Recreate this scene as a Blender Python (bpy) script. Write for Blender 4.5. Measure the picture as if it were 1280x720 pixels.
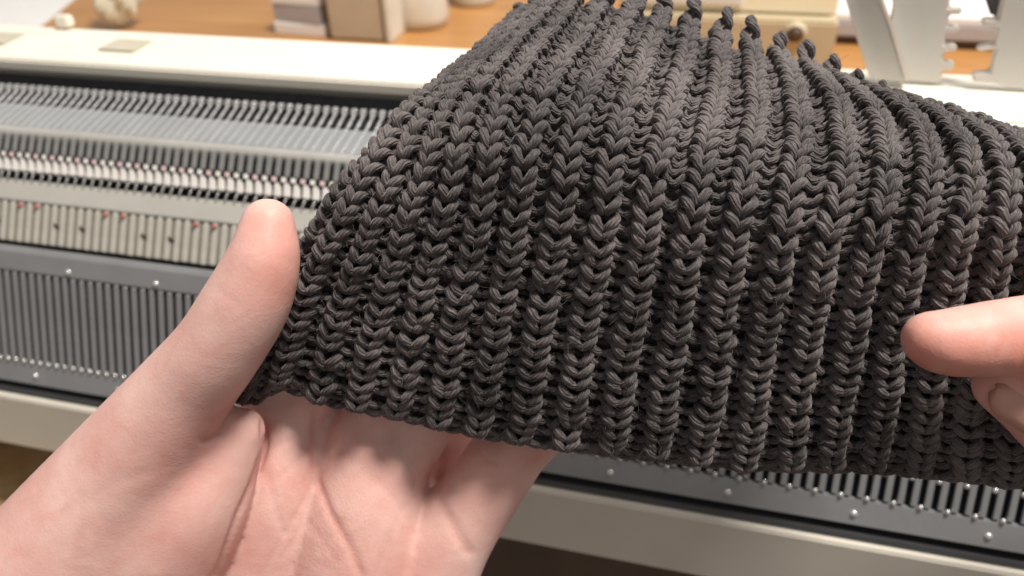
import bpy, bmesh, math, random
import numpy as np
from mathutils import Vector, Matrix

for o in list(bpy.data.objects):
    bpy.data.objects.remove(o, do_unlink=True)
SC = bpy.context.scene
COL = SC.collection
rng = np.random.default_rng(7)
random.seed(7)

# ------------------------------------------------------------------ camera
# World: X runs along the knitting machine, Y away from the viewer, Z up.
# All sizes below are millimetres measured from the lens; the floor is 935 mm below it.
F = 1000.0                       # focal length for a 1280 px wide picture
def _n(v):
    v = np.asarray(v, float); return v / np.linalg.norm(v)
EX = _n([4360, -523, -1000.0])
_p = math.radians(35)
_z = np.array([0, math.cos(_p), -math.sin(_p)])
EZ = _n(_z - EX * (_z @ EX))
EY = np.cross(EX, EZ)
OFF = np.array([0, 0, 935.0])
MM = 0.001
B3 = np.array([EX, EY, EZ])      # rows: world axes in lens coordinates (right, up, forward)

cam_d = bpy.data.cameras.new("camera")
cam = bpy.data.objects.new("camera", cam_d)
COL.objects.link(cam)
R = Matrix(((B3[0, 0], B3[0, 1], -B3[0, 2]), (B3[1, 0], B3[1, 1], -B3[1, 2]), (B3[2, 0], B3[2, 1], -B3[2, 2])))
cam.matrix_world = Matrix.Translation((0, 0, 0.935)) @ R.to_4x4()
cam_d.sensor_width = 36.0
cam_d.lens = 36.0 * F / 1280.0
cam_d.clip_start = 0.01
cam_d.clip_end = 50
cam_d.dof.use_dof = True
cam_d.dof.focus_distance = 0.178
cam_d.dof.aperture_fstop = 14.0
SC.camera = cam

# ------------------------------------------------------------------ light
SC.view_settings.view_transform = 'Standard'
SC.view_settings.look = 'None'
SC.view_settings.exposure = 0.0
SC.view_settings.gamma = 1.0
SC.cycles.use_denoising = True
SC.cycles.max_bounces = 8

world = bpy.data.worlds.new("World")
SC.world = world
world.use_nodes = True
bg = world.node_tree.nodes["Background"]
bg.inputs[0].default_value = (1.0, 0.95, 0.90, 1)
bg.inputs[1].default_value = 0.36

def area(name, loc, target, sx, sy, power, color):
    d = bpy.data.lights.new(name, 'AREA')
    d.shape = 'RECTANGLE'; d.size = sx; d.size_y = sy; d.energy = power; d.color = color
    o = bpy.data.objects.new(name, d); COL.objects.link(o)
    o.location = loc
    o.rotation_euler = (Vector(target) - Vector(loc)).to_track_quat('-Z', 'Y').to_euler()
    return o
area("ceiling_lamp", (0.48, 0.22, 2.3), (-0.05, 0.20, 0.75), 0.36, 0.36, 43, (1.0, 0.94, 0.86))
area("window_light", (1.6, 1.5, 1.7), (0, 0.3, 0.75), 0.9, 1.0, 14, (0.93, 0.96, 1.0))

# ------------------------------------------------------------------ helpers
def ray(u, v):
    d = np.array([(u - 640) / F, (360 - v) / F, 1.0]); return B3 @ d
def cam2w(P):                    # lens coordinates (mm) -> world mm
    return np.asarray(P) @ B3.T
def uvz(u, v, z):                # a point seen in direction (u, v) at depth z, lens coordinates
    return np.array([(u - 640) / F * z, (360 - v) / F * z, z])
def on_z(u, v, Z):
    r = ray(u, v); return r * (Z / r[2])
def on_y(u, v, Y):
    r = ray(u, v); return r * (Y / r[1])

class MB:
    def __init__(s): s.v = []; s.f = []
    def add(s, vs, fs):
        b = len(s.v); s.v += [tuple(map(float, p)) for p in vs]; s.f += [tuple(b + i for i in f) for f in fs]; return s
    def box(s, c, size, rot=None):
        hx, hy, hz = [k / 2 for k in size]
        vs = np.array([[x, y, z] for x in (-hx, hx) for y in (-hy, hy) for z in (-hz, hz)])
        if rot is not None: vs = vs @ np.array(rot).T
        vs = vs + np.array(c)
        return s.add(vs, [(0, 1, 3, 2), (4, 6, 7, 5), (0, 4, 5, 1), (2, 3, 7, 6), (0, 2, 6, 4), (1, 5, 7, 3)])
    def prism(s, prof, x0, x1):   # closed (Y,Z) outline pulled along X
        n = len(prof)
        vs = [(x0, y, z) for y, z in prof] + [(x1, y, z) for y, z in prof]
        fs = [tuple(range(n - 1, -1, -1)), tuple(range(n, 2 * n))] + [(i, (i + 1) % n, n + (i + 1) % n, n + i) for i in range(n)]
        return s.add(vs, fs)
    def slab(s, poly, vec):       # closed planar outline (3D points) pulled along vec
        n = len(poly); poly = [np.array(p, float) for p in poly]; vec = np.array(vec, float)
        vs = poly + [p + vec for p in poly]
        fs = [tuple(range(n - 1, -1, -1)), tuple(range(n, 2 * n))] + [(i, (i + 1) % n, n + (i + 1) % n, n + i) for i in range(n)]
        return s.add(vs, fs)
    def lathe(s, prof, c=(0, 0, 0), n=24, axis='Z'):
        vs = []; fs = []
        m = len(prof)
        for i in range(n):
            a = 2 * math.pi * i / n
            for r, h in prof:
                p = (r * math.cos(a), r * math.sin(a), h)
                if axis == 'Y': p = (p[0], -p[2], p[1])
                vs.append((p[0] + c[0], p[1] + c[1], p[2] + c[2]))
        for i in range(n):
            j = (i + 1) % n
            for k in range(m - 1):
                fs.append((i * m + k, j * m + k, j * m + k + 1, i * m + k + 1))
        return s.add(vs, fs)
    def tube(s, pts, r, n=8):
        pts = [np.array(p, float) for p in pts]; rs = r if hasattr(r, '__len__') else [r] * len(pts)
        vs = []; fs = []; up = None
        for i, p in enumerate(pts):
            t = _n(pts[min(i + 1, len(pts) - 1)] - pts[max(i - 1, 0)])
            if up is None:
                up = np.cross(t, [0, 0, 1.0]);
                if np.linalg.norm(up) < 1e-3: up = np.array([1.0, 0, 0])
            up = _n(up - t * (up @ t)); sd = np.cross(t, up)
            for k in range(n):
                a = 2 * math.pi * k / n
                vs.append(p + rs[i] * (math.cos(a) * up + math.sin(a) * sd))
        for i in range(len(pts) - 1):
            for k in range(n):
                fs.append((i * n + k, i * n + (k + 1) % n, (i + 1) * n + (k + 1) % n, (i + 1) * n + k))
        fs += [tuple(range(n - 1, -1, -1)), tuple((len(pts) - 1) * n + k for k in range(n))]
        return s.add(vs, fs)
    def mesh(s, name, mat, bevel=0.0, smooth=False, seg=2):
        me = bpy.data.meshes.new(name)
        me.from_pydata([tuple(np.array(p) * MM) for p in s.v], [], s.f)
        bm = bmesh.new(); bm.from_mesh(me)
        bmesh.ops.recalc_face_normals(bm, faces=bm.faces)
        if bevel > 0:
            ed = [e for e in bm.edges if len(e.link_faces) == 2 and e.calc_face_angle(0) > 0.5]
            bmesh.ops.bevel(bm, geom=ed, offset=bevel * MM, segments=seg, affect='EDGES', clamp_overlap=True)
        bm.to_mesh(me); bm.free()
        if smooth: me.polygons.foreach_set('use_smooth', [True] * len(me.polygons))
        if mat: me.materials.append(mat)
        return me

def tag(o, label=None, cat=None, group=None, kind=None):
    if label: o['label'] = label
    if cat: o['category'] = cat
    if group: o['group'] = group
    if kind: o['kind'] = kind
    return o
def thing(name, base, label, cat, group=None):
    o = bpy.data.objects.new(name, None); COL.objects.link(o)
    o.location = tuple((np.array(base) + OFF) * MM); o.empty_display_size = 0.02
    o['_b'] = [float(x) for x in base]
    return tag(o, label, cat, group)
def base_of(o): return np.array(o['_b'])
def put(name, me, parent=None, at=(0, 0, 0)):
    """link mesh; 'at' in world mm; children get it relative to their thing's base"""
    o = bpy.data.objects.new(name, me); COL.objects.link(o)
    at = np.array(at, float)
    if parent is None:
        o.location = tuple((at + OFF) * MM)
    else:
        o.parent = parent
        o.location = tuple((at - base_of(parent)) * MM)
    o['_b'] = [float(x) for x in at]
    return o

# ------------------------------------------------------------------ materials
def mat(name, color, rough=0.5, metal=0.0, noise=0.0, nscale=60.0, bump=0.0, bscale=200.0, spec=0.5, sss=0.0, detail=4.0, color2=None, dist=0.0003):
    m = bpy.data.materials.new(name); m.use_nodes = True
    nt = m.node_tree; b = nt.nodes['Principled BSDF']
    b.inputs['Base Color'].default_value = (*color, 1)
    b.inputs['Roughness'].default_value = rough
    b.inputs['Metallic'].default_value = metal
    b.inputs['Specular IOR Level'].default_value = spec
    tc = nt.nodes.new('ShaderNodeTexCoord')
    if noise > 0 or color2:
        n = nt.nodes.new('ShaderNodeTexNoise'); n.inputs['Scale'].default_value = nscale; n.inputs['Detail'].default_value = detail
        nt.links.new(tc.outputs['Object'], n.inputs['Vector'])
        r = nt.nodes.new('ShaderNodeValToRGB')
        r.color_ramp.elements[0].position = 0.3; r.color_ramp.elements[1].position = 0.7
        c0 = color2 or tuple(max(0, c * (1 - noise)) for c in color)
        c1 = color if color2 else tuple(min(1, c * (1 + noise)) for c in color)
        r.color_ramp.elements[0].color = (*c0, 1); r.color_ramp.elements[1].color = (*c1, 1)
        nt.links.new(n.outputs['Fac'], r.inputs['Fac']); nt.links.new(r.outputs['Color'], b.inputs['Base Color'])
        rr = nt.nodes.new('ShaderNodeMapRange'); rr.inputs['To Min'].default_value = rough - 0.07; rr.inputs['To Max'].default_value = rough + 0.07
        nt.links.new(n.outputs['Fac'], rr.inputs['Value']); nt.links.new(rr.outputs[0], b.inputs['Roughness'])
    if bump > 0:
        n2 = nt.nodes.new('ShaderNodeTexNoise'); n2.inputs['Scale'].default_value = bscale; n2.inputs['Detail'].default_value = 6
        nt.links.new(tc.outputs['Object'], n2.inputs['Vector'])
        bp = nt.nodes.new('ShaderNodeBump'); bp.inputs['Strength'].default_value = bump; bp.inputs['Distance'].default_value = dist
        nt.links.new(n2.outputs['Fac'], bp.inputs['Height']); nt.links.new(bp.outputs['Normal'], b.inputs['Normal'])
    if sss > 0:
        b.inputs['Subsurface Weight'].default_value = sss; b.inputs['Subsurface Scale'].default_value = 0.004
    return m

M = dict(
    cream=mat('cream_plastic', (0.82, 0.78, 0.68), 0.35, noise=0.03, nscale=30, bump=0.15, bscale=900),
    label=mat('label_plastic', (0.52, 0.475, 0.375), 0.5, noise=0.05),
    black=mat('black_foam', (0.006, 0.006, 0.007), 0.9, noise=0.3, nscale=200, spec=0.05),
    steel=mat('needle_steel', (0.80, 0.80, 0.80), 0.26, 0.7, noise=0.15, nscale=400),
    bed=mat('bed_metal', (0.33, 0.34, 0.35), 0.40, 0.35, noise=0.06, nscale=50, bump=0.1, bscale=600),
    rail=mat('rail_metal', (0.50, 0.49, 0.46), 0.38, 0.3, noise=0.08, nscale=70),
    fin=mat('fin_metal', (0.27, 0.27, 0.265), 0.45, 0.3, noise=0.1, nscale=300),
    dark=mat('dark_slot', (0.012, 0.012, 0.014), 0.7, spec=0.2),
    peg=mat('white_peg_plastic', (0.80, 0.77, 0.74), 0.3, noise=0.05, nscale=300),
    pegpink=mat('pink_mark', (0.70, 0.52, 0.52), 0.4, noise=0.1, nscale=500),
    deck=mat('deck_metal', (0.38, 0.37, 0.34), 0.42, 0.2, noise=0.05, nscale=60),
    comb=mat('comb_plastic', (0.50, 0.485, 0.44), 0.45, noise=0.10, nscale=180),
    combdark=mat('comb_groove', (0.22, 0.20, 0.165), 0.6, noise=0.1, nscale=300),
    redmark=mat('red_mark', (0.38, 0.12, 0.11), 0.5),
    ribber=mat('ribber_paint', (0.27, 0.275, 0.285), 0.38, 0.25, noise=0.06, nscale=60, bump=0.12, bscale=900),
    edge=mat('edge_paint', (0.07, 0.072, 0.076), 0.4, 0.2, noise=0.06),
    beige=mat('beige_panel', (0.68, 0.64, 0.565), 0.5, noise=0.03, nscale=40, bump=0.2, bscale=1500),
    white=mat('white_paper', (0.82, 0.81, 0.80), 0.6, noise=0.02),
    lav=mat('grey_card', (0.42, 0.40, 0.42), 0.6, noise=0.04),
    holder=mat('holder_plastic', (0.66, 0.645, 0.60), 0.35, noise=0.03, nscale=50, sss=0.2),
    greyplastic=mat('grey_plastic', (0.12, 0.12, 0.13), 0.4),
    cartan=mat('tan_plastic', (0.52, 0.44, 0.30), 0.45, noise=0.04, nscale=40),
    carcream=mat('cream_case', (0.85, 0.77, 0.58), 0.4, noise=0.03, nscale=40),
    brown=mat('dark_brown', (0.07, 0.035, 0.018), 0.5, noise=0.2),
    case=mat('beige_case', (0.50, 0.43, 0.33), 0.4, noise=0.10, nscale=25, sss=0.1),
    rollm=mat('cream_roll', (0.62, 0.57, 0.48), 0.55, noise=0.06, nscale=60),
    cushion=mat('tan_cloth', (0.72, 0.54, 0.30), 0.85, color2=(0.50, 0.32, 0.14), nscale=55, detail=3, bump=0.5, bscale=500),
    floor=mat('floor_boards', (0.10, 0.055, 0.03), 0.5, noise=0.3, nscale=6),
)

def wood(name):
    m = bpy.data.materials.new(name); m.use_nodes = True
    nt = m.node_tree; b = nt.nodes['Principled BSDF']
    tc = nt.nodes.new('ShaderNodeTexCoord'); mp = nt.nodes.new('ShaderNodeMapping')
    mp.inputs['Scale'].default_value = (2.5, 30, 30)
    n = nt.nodes.new('ShaderNodeTexNoise'); n.inputs['Scale'].default_value = 2.0; n.inputs['Detail'].default_value = 6; n.inputs['Distortion'].default_value = 0.6
    r = nt.nodes.new('ShaderNodeValToRGB')
    r.color_ramp.elements[0].position = 0.3; r.color_ramp.elements[1].position = 0.72
    r.color_ramp.elements[0].color = (0.42, 0.195, 0.060, 1); r.color_ramp.elements[1].color = (0.54, 0.275, 0.095, 1)
    nt.links.new(tc.outputs['Object'], mp.inputs['Vector']); nt.links.new(mp.outputs[0], n.inputs['Vector'])
    nt.links.new(n.outputs['Fac'], r.inputs['Fac']); nt.links.new(r.outputs['Color'], b.inputs['Base Color'])
    b.inputs['Roughness'].default_value = 0.35
    return m
M['wood'] = wood('orange_wood')

def plastic_film():
    m = bpy.data.materials.new('plastic_film'); m.use_nodes = True
    b = m.node_tree.nodes['Principled BSDF']
    b.inputs['Base Color'].default_value = (0.80, 0.76, 0.62, 1); b.inputs['Roughness'].default_value = 0.25
    b.inputs['Transmission Weight'].default_value = 0.35; b.inputs['Coat Weight'].default_value = 0.3
    return m
M['film'] = plastic_film()

def yarn_material():
    m = bpy.data.materials.new('charcoal_yarn'); m.use_nodes = True
    nt = m.node_tree; L = nt.links; b = nt.nodes['Principled BSDF']
    uv = nt.nodes.new('ShaderNodeUVMap'); uv.uv_map = 'yarn'
    sep = nt.nodes.new('ShaderNodeSeparateXYZ'); L.new(uv.outputs[0], sep.inputs[0])
    def math_(op, a, bb=None):
        n = nt.nodes.new('ShaderNodeMath'); n.operation = op
        for i, x in enumerate((a, bb)):
            if x is None: continue
            if isinstance(x, (int, float)): n.inputs[i].default_value = x
            else: L.new(x, n.inputs[i])
        return n.outputs[0]
    tc = nt.nodes.new('ShaderNodeTexCoord')
    nz = nt.nodes.new('ShaderNodeTexNoise'); nz.inputs['Scale'].default_value = 500; nz.inputs['Detail'].default_value = 3
    L.new(tc.outputs['Object'], nz.inputs['Vector'])
    ph = math_('ADD', math_('MULTIPLY', sep.outputs[0], 8 * 2 * math.pi), math_('MULTIPLY', sep.outputs[1], 2 * math.pi * 0.42))
    ph = math_('ADD', ph, math_('MULTIPLY', nz.outputs['Fac'], 6.0))
    s = math_('ADD', math_('MULTIPLY', math_('SINE', ph), 0.5), 0.5)
    # fine fibres lying along the strand
    cmb = nt.nodes.new('ShaderNodeCombineXYZ')
    L.new(math_('ADD', math_('MULTIPLY', sep.outputs[0], 40.0), math_('MULTIPLY', sep.outputs[1], 3.0)), cmb.inputs[0])
    L.new(math_('MULTIPLY', sep.outputs[1], 0.7), cmb.inputs[1])
    fb = nt.nodes.new('ShaderNodeTexNoise'); fb.inputs['Scale'].default_value = 1.0; fb.inputs['Detail'].default_value = 4
    L.new(cmb.outputs[0], fb.inputs['Vector'])
    hgt = math_('ADD', s, math_('MULTIPLY', fb.outputs['Fac'], 0.9))
    bp = nt.nodes.new('ShaderNodeBump'); bp.inputs['Strength'].default_value = 0.9; bp.inputs['Distance'].default_value = 0.00022
    L.new(hgt, bp.inputs['Height']); L.new(bp.outputs['Normal'], b.inputs['Normal'])
    big = nt.nodes.new('ShaderNodeTexNoise'); big.inputs['Scale'].default_value = 45; big.inputs['Detail'].default_value = 2
    L.new(tc.outputs['Object'], big.inputs['Vector'])
    mix = math_('ADD', math_('MULTIPLY', fb.outputs['Fac'], 0.55), math_('MULTIPLY', big.outputs['Fac'], 0.45))
    r = nt.nodes.new('ShaderNodeValToRGB')
    r.color_ramp.elements[0].position = 0.40; r.color_ramp.elements[1].position = 0.62
    r.color_ramp.elements[0].color = (0.020, 0.017, 0.0175, 1); r.color_ramp.elements[1].color = (0.150, 0.127, 0.127, 1)
    L.new(mix, r.inputs['Fac']); L.new(r.outputs['Color'], b.inputs['Base Color'])
    b.inputs['Roughness'].default_value = 0.6
    b.inputs['Specular IOR Level'].default_value = 0.35
    b.inputs['Sheen Weight'].default_value = 0.25; b.inputs['Sheen Roughness'].default_value = 0.5
    b.inputs['Sheen Tint'].default_value = (0.8, 0.74, 0.72, 1)
    return m
M['yarn'] = yarn_material()
M['fuzz'] = mat('fuzz_fibre', (0.16, 0.14, 0.135), 0.8, spec=0.2)

def skin_material():
    m = bpy.data.materials.new('skin'); m.use_nodes = True
    nt = m.node_tree; L = nt.links; b = nt.nodes['Principled BSDF']
    tc = nt.nodes.new('ShaderNodeTexCoord')
    n1 = nt.nodes.new('ShaderNodeTexNoise'); n1.inputs['Scale'].default_value = 55; n1.inputs['Detail'].default_value = 4
    L.new(tc.outputs['Object'], n1.inputs['Vector'])
    r = nt.nodes.new('ShaderNodeValToRGB')
    r.color_ramp.elements[0].position = 0.32; r.color_ramp.elements[1].position = 0.70
    r.color_ramp.elements[0].color = (0.66, 0.365, 0.325, 1); r.color_ramp.elements[1].color = (0.79, 0.53, 0.475, 1)
    L.new(n1.outputs['Fac'], r.inputs['Fac'])
    at = nt.nodes.new('ShaderNodeAttribute'); at.attribute_name = 'flush'
    mx = nt.nodes.new('ShaderNodeMix'); mx.data_type = 'RGBA'
    n3 = nt.nodes.new('ShaderNodeTexNoise'); n3.inputs['Scale'].default_value = 120; n3.inputs['Detail'].default_value = 5; n3.inputs['Distortion'].default_value = 1.0
    L.new(tc.outputs['Object'], n3.inputs['Vector'])
    bl = nt.nodes.new('ShaderNodeMapRange'); bl.inputs['From Min'].default_value = .48; bl.inputs['From Max'].default_value = .75; bl.inputs['To Max'].default_value = .28
    L.new(n3.outputs['Fac'], bl.inputs['Value'])
    fm = nt.nodes.new('ShaderNodeMath'); fm.operation = 'ADD'; fm.use_clamp = True
    L.new(at.outputs['Fac'], fm.inputs[0]); L.new(bl.outputs[0], fm.inputs[1])
    L.new(fm.outputs[0], mx.inputs[0])
    pa = nt.nodes.new('ShaderNodeAttribute'); pa.attribute_name = 'palm'
    ro = nt.nodes.new('ShaderNodeMapRange'); ro.inputs['To Min'].default_value = .52; ro.inputs['To Max'].default_value = .33
    L.new(pa.outputs['Fac'], ro.inputs['Value']); L.new(ro.outputs[0], b.inputs['Roughness'])
    bs = nt.nodes.new('ShaderNodeMapRange'); bs.inputs['To Min'].default_value = .28; bs.inputs['To Max'].default_value = .6; L.new(r.outputs['Color'], mx.inputs[6]); mx.inputs[7].default_value = (0.62, 0.235, 0.175, 1)
    L.new(mx.outputs[2], b.inputs['Base Color'])
    vo = nt.nodes.new('ShaderNodeTexVoronoi'); vo.inputs['Scale'].default_value = 950; vo.feature = 'DISTANCE_TO_EDGE'
    mp = nt.nodes.new('ShaderNodeMapping'); mp.inputs['Scale'].default_value = (1, 0.55, 1); mp.inputs['Rotation'].default_value = (0, 0, 0.6)
    L.new(tc.outputs['Object'], mp.inputs['Vector']); L.new(mp.outputs[0], vo.inputs['Vector'])
    n2 = nt.nodes.new('ShaderNodeTexNoise'); n2.inputs['Scale'].default_value = 260; n2.inputs['Detail'].default_value = 5
    L.new(tc.outputs['Object'], n2.inputs['Vector'])
    ad = nt.nodes.new('ShaderNodeMath'); ad.operation = 'MULTIPLY_ADD'; ad.inputs[1].default_value = 0.5
    L.new(vo.outputs['Distance'], ad.inputs[0]); L.new(n2.outputs['Fac'], ad.inputs[2])
    bp = nt.nodes.new('ShaderNodeBump'); bp.inputs['Strength'].default_value = 0.22; bp.inputs['Distance'].default_value = 0.0004
    L.new(pa.outputs['Fac'], bs.inputs['Value']); L.new(bs.outputs[0], bp.inputs['Strength'])
    L.new(ad.outputs[0], bp.inputs['Height']); L.new(bp.outputs['Normal'], b.inputs['Normal'])
    b.inputs['Specular IOR Level'].default_value = 0.35
    b.inputs['Subsurface Weight'].default_value = 0.35
    b.inputs['Subsurface Radius'].default_value = (1.0, 0.36, 0.2)
    b.inputs['Subsurface Scale'].default_value = 0.0035
    return m
M['skin'] = skin_material()
M['nail'] = mat('fingernail', (0.58, 0.31, 0.25), 0.4, noise=0.04, sss=0.2)

# ------------------------------------------------------------------ setting
TZ = -215.0                      # table top
fl = put('floor', MB().add([(-3000, -3000, 0), (3000, -3000, 0), (3000, 4000, 0), (-3000, 4000, 0)], [(0, 1, 2, 3)]).mesh('floor', M['floor']), None, (0, 0, -935))
tag(fl, kind='structure')

tb = thing('table', (-150, 700, -935), 'orange wooden table under the knitting machine and the clutter behind it', 'table')
put('tabletop', MB().box((0, 0, 0), (2200, 900, 28)).mesh('tabletop', M['wood'], 2), tb, (-150, 262 + 450, TZ - 14))
for sx in (-1, 1):
    for yy in (310, 1110):
        put('leg', MB().box((0, 0, 0), (55, 55, 692)).mesh('leg', M['brown'], 2), tb, (-150 + sx * 1020, yy, -935 + 346))

# ------------------------------------------------------------------ knitting machine (rear bed)
X0, X1 = -640.0, 430.0
PITCH = 4.5
NX = int((X1 - X0 - 20) / PITCH)
XS = [X0 + 12 + i * PITCH for i in range(NX)]
km = thing('knitting_machine', (-100, 320, TZ), 'long cream and grey knitting machine with rows of steel needles behind the swatch', 'knitting machine')
put('rear_cover', MB().prism([(325.2, -133.0), (325.2, -127.6), (326.4, -126.6), (371.0, -125.0), (374, -127.5), (374, TZ + 4), (329, TZ + 4), (329, -133.0)], X0, X1).mesh('rear_cover', M['cream'], 0.8), km)
put('body', MB().prism([(262, TZ), (328, TZ), (328, -146), (298, -146), (272, -160), (264, -172)], X0 + 2, X1 - 2).mesh('body', M['dark']), km)
put('sponge_bar', MB().prism([(308.0, -146), (308.0, -137.2), (311, -135.4), (323, -133.8), (324.6, -135), (324.6, -146)], X0 + 1, X1 - 1).mesh('sponge_bar', M['black'], 0.5), km)
pl = MB().prism([(297.5, -146), (297.5, -138.6), (280.0, -142.4), (279.0, -146.6)], X0 + 1, X1 - 1)
put('bed_plate', pl.mesh('bed_plate', M['bed'], 0.3), km)
put('butt_channel', MB().prism([(297.7, -146), (297.7, -140.6), (307.8, -137.4), (307.8, -146)], X0 + 1, X1 - 1).mesh('butt_channel', M['dark']), km)
put('bed_rail', MB().prism([(279.9, -146.6), (279.9, -141.6), (277.6, -142.6), (276.6, -144.2), (277.4, -147)], X0 + 1, X1 - 1).mesh('bed_rail', M['rail'], 0.4), km)
# needle: butt standing at the back, stem lying forward over the plate
def yz_bar(mb, p, q, w, t, dx=0.0):
    """bar of width w (X) and thickness t from (Y,Z) p to q, top face on the line"""
    p = np.array(p, float); q = np.array(q, float); d = _n(q - p); n = np.array([-d[1], d[0]])
    if n[1] < 0: n = -n
    a, b_, c, e = p, q, q - n * t, p - n * t
    return mb.prism([tuple(a), tuple(b_), tuple(c), tuple(e)], dx - w / 2, dx + w / 2)
nb = MB()
yz_bar(nb, (0, 0), (11, 3.3), 1.1, 1.0)
nb.prism([(8.2, 2.2), (10.8, 3.0), (10.8, 5.0), (9.0, 5.0)], -1.2, 1.2)
yz_bar(nb, (-17.6, -3.55), (0, 0.0), 0.7, 0.35)
me_needle = nb.mesh('needle', M['steel'], 0.12, seg=1)
fb_ = MB(); yz_bar(fb_, (5.0, 7.0), (0, 0), 2.3, 2.0)
me_fin = fb_.mesh('sinker_plate', M['fin'], 0.3, seg=1)
pg = MB(); yz_bar(pg, (3.6, 6.6), (0.2, 0.6), 3.25, 3.2)
me_peg = pg.mesh('sinker_peg', M['peg'], 0.7)
pg2 = MB(); yz_bar(pg2, (0, 0), (-1.2, -1.9), 2.4, 1.4)
me_pegtip = pg2.mesh('peg_tip', M['peg'], 0.3, seg=1)
me_pegtip2 = pg2.mesh('peg_tip', M['pegpink'], 0.3, seg=1)
put('fin_backing', MB().prism([(275.9, -146.0), (270.5, -153.0), (268, -165), (280, -165)], X0 + 1, X1 - 1).mesh('fin_backing', M['dark']), km)
for i, x in enumerate(XS):
    put('needle', me_needle, km, (x + rng.normal(0, .08), 297.7, -138.3 + rng.normal(0, .05)))
    put('sinker_plate', me_fin, km, (x, 271.4, -150.6))
    put('sinker_peg', me_peg, km, (x + 0.3, 266.9, -158.9 + rng.normal(0, .12)))
    if i < 299: put('peg_tip', me_pegtip2 if (i * 7) % 5 < 2 else me_pegtip, km, (x - 1.4, 271.6, -150.9))
for (u, v) in ((153, 59), (-22, 56)):
    c = on_z(u, v, -125.4)
    put('label_plate', MB().box((0, 0, 0), (21, 17, 0.8)).mesh('label_plate', M['label'], 0.2), km, (c[0], 349.5, -125.2))
put('cover_latch', MB().box((0, 0, 2), (8.5, 6, 6)).box((-2.0, 0, -1.5), (2.4, 4, 3)).mesh('cover_latch', M['cream'], 0.9), km, (-353, 369.5, -122.6))

# ------------------------------------------------------------------ ribber (front bed)
rb = thing('ribber_bed', (-100, 240, -280), 'slotted grey ribber bed with beige comb and beige front panel, hanging below the swatch', 'ribber bed')
put('body', MB().prism([(262.5, -163), (264, -172), (262, -214), (240, -279), (213.5, -279), (219, -240), (222.5, -235), (239.2, -193.8), (245.2, -183), (254.5, -168)], X0 + 3, X1 - 3).mesh('body', M['dark']), rb)
put('deck_plate', MB().prism([(264.2, -160.5), (253.4, -165.3), (254.6, -168.2), (264.2, -164.5)], X0 + 1, X1 - 1).mesh('deck_plate', M['deck'], 0.4), rb)
put('comb_plate', MB().prism([(253.2, -166.9), (244.2, -181.2), (246.0, -183.2), (255.2, -168.6)], X0 + 1, X1 - 1).mesh('comb_plate', M['combdark']), rb)
put('top_strip', MB().prism([(242.6, -183.0), (240.6, -184.9), (236.9, -193.2), (239.4, -194.2), (245.0, -184.3)], X0 + 1, X1 - 1).mesh('top_strip', M['ribber'], 0.7, seg=3), rb)
put('lower_rail', MB().prism([(220.9, -233.6), (216.7, -243.2), (220.4, -243.2), (224.0, -234.8)], X0 + 1, X1 - 1).mesh('lower_rail', M['ribber'], 0.4), rb)
put('edge_strip', MB().prism([(216.4, -246.9), (215.4, -249.6), (219.4, -249.6), (219.9, -246.9)], X0 + 1, X1 - 1).mesh('edge_strip', M['edge'], 0.3), rb)
put('front_panel', MB().prism([(214.9, -250.0), (213.6, -251.4), (210.6, -281.5), (240, -281.5), (240, -279.4), (212.9, -279.4), (216.9, -250.0)], X0, X1).mesh('front_panel', M['beige'], 0.5), rb)
sr = MB(); yz_bar(sr, (16.0, 39.9), (0.2, 0.5), 2.35, 1.6)
me_sr = sr.mesh('slot_rib', M['ribber'], 0.3, seg=1)
ct = MB(); yz_bar(ct, (9.7, 15.6), (0.0, 0.1), 2.6, 1.4)
me_ct = ct.mesh('comb_tooth', M['comb'], 0.55)
me_stick = MB().tube([(0, 0, 0), (2.4, 1.2, 4.6)], 0.42, 6).mesh('needle_tip', M['steel'], smooth=True)
me_hook = MB().lathe([(0.0, 1.3), (0.5, 1.15), (0.85, 0.7), (0.95, 0.1), (0.9, -0.5)], n=10).mesh('needle_butt', M['steel'], smooth=True)
me_red = MB().lathe([(0, 0.8), (0.7, 0.6), (1.2, 0.0), (1.2, -0.5)], n=10).mesh('red_mark', M['redmark'], smooth=True)
me_dk = MB().box((0, 0, 0), (3.2, 1.2, 1.8)).mesh('tooth_bridge', M['combdark'], 0.2)
for i, x in enumerate(XS):
    put('slot_rib', me_sr, rb, (x + PITCH / 2, 220.8, -233.4))
    put('comb_tooth', me_ct, rb, (x, 243.4, -181.3 + rng.normal(0, .1)))
    put('needle_tip', me_stick, rb, (x + rng.normal(0, .2), 262.3, -161.2 + rng.normal(0, .15)))
    up = 11.0 if (x > -150 and i % 2 == 0) else 0.0
    put('needle_butt', me_hook, rb, (x, 221.0 + up * .374, -233.0 + up * .927))
    if i % 10 in (3, 5):
        put('red_mark', me_red, rb, (x, 252.2, -166.6))
    if i % 10 in (0, 7):
        put('tooth_bridge', me_dk, rb, (x + PITCH / 2, 248.6, -173.0))
scr = MB().lathe([(0, 0.75), (0.9, 0.7), (1.35, 0.3), (1.45, -0.4)], n=14)
me_scr = scr.mesh('screw', M['steel'], smooth=True)
tilt = Matrix.Rotation(math.radians(-(90 - 22)), 4, 'X')
xs_ = -600.0
k = 0
while xs_ < X1 - 10:
    for (yy, zz, dx) in ((237.9, -190.6, 0.0), (218.5, -239.0, 23.0)):
        s_ = put('screw', me_scr, rb, (xs_ + dx + 13, yy, zz)); s_.rotation_euler = (math.radians(68), 0, 0)
    xs_ += 45.0

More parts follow.
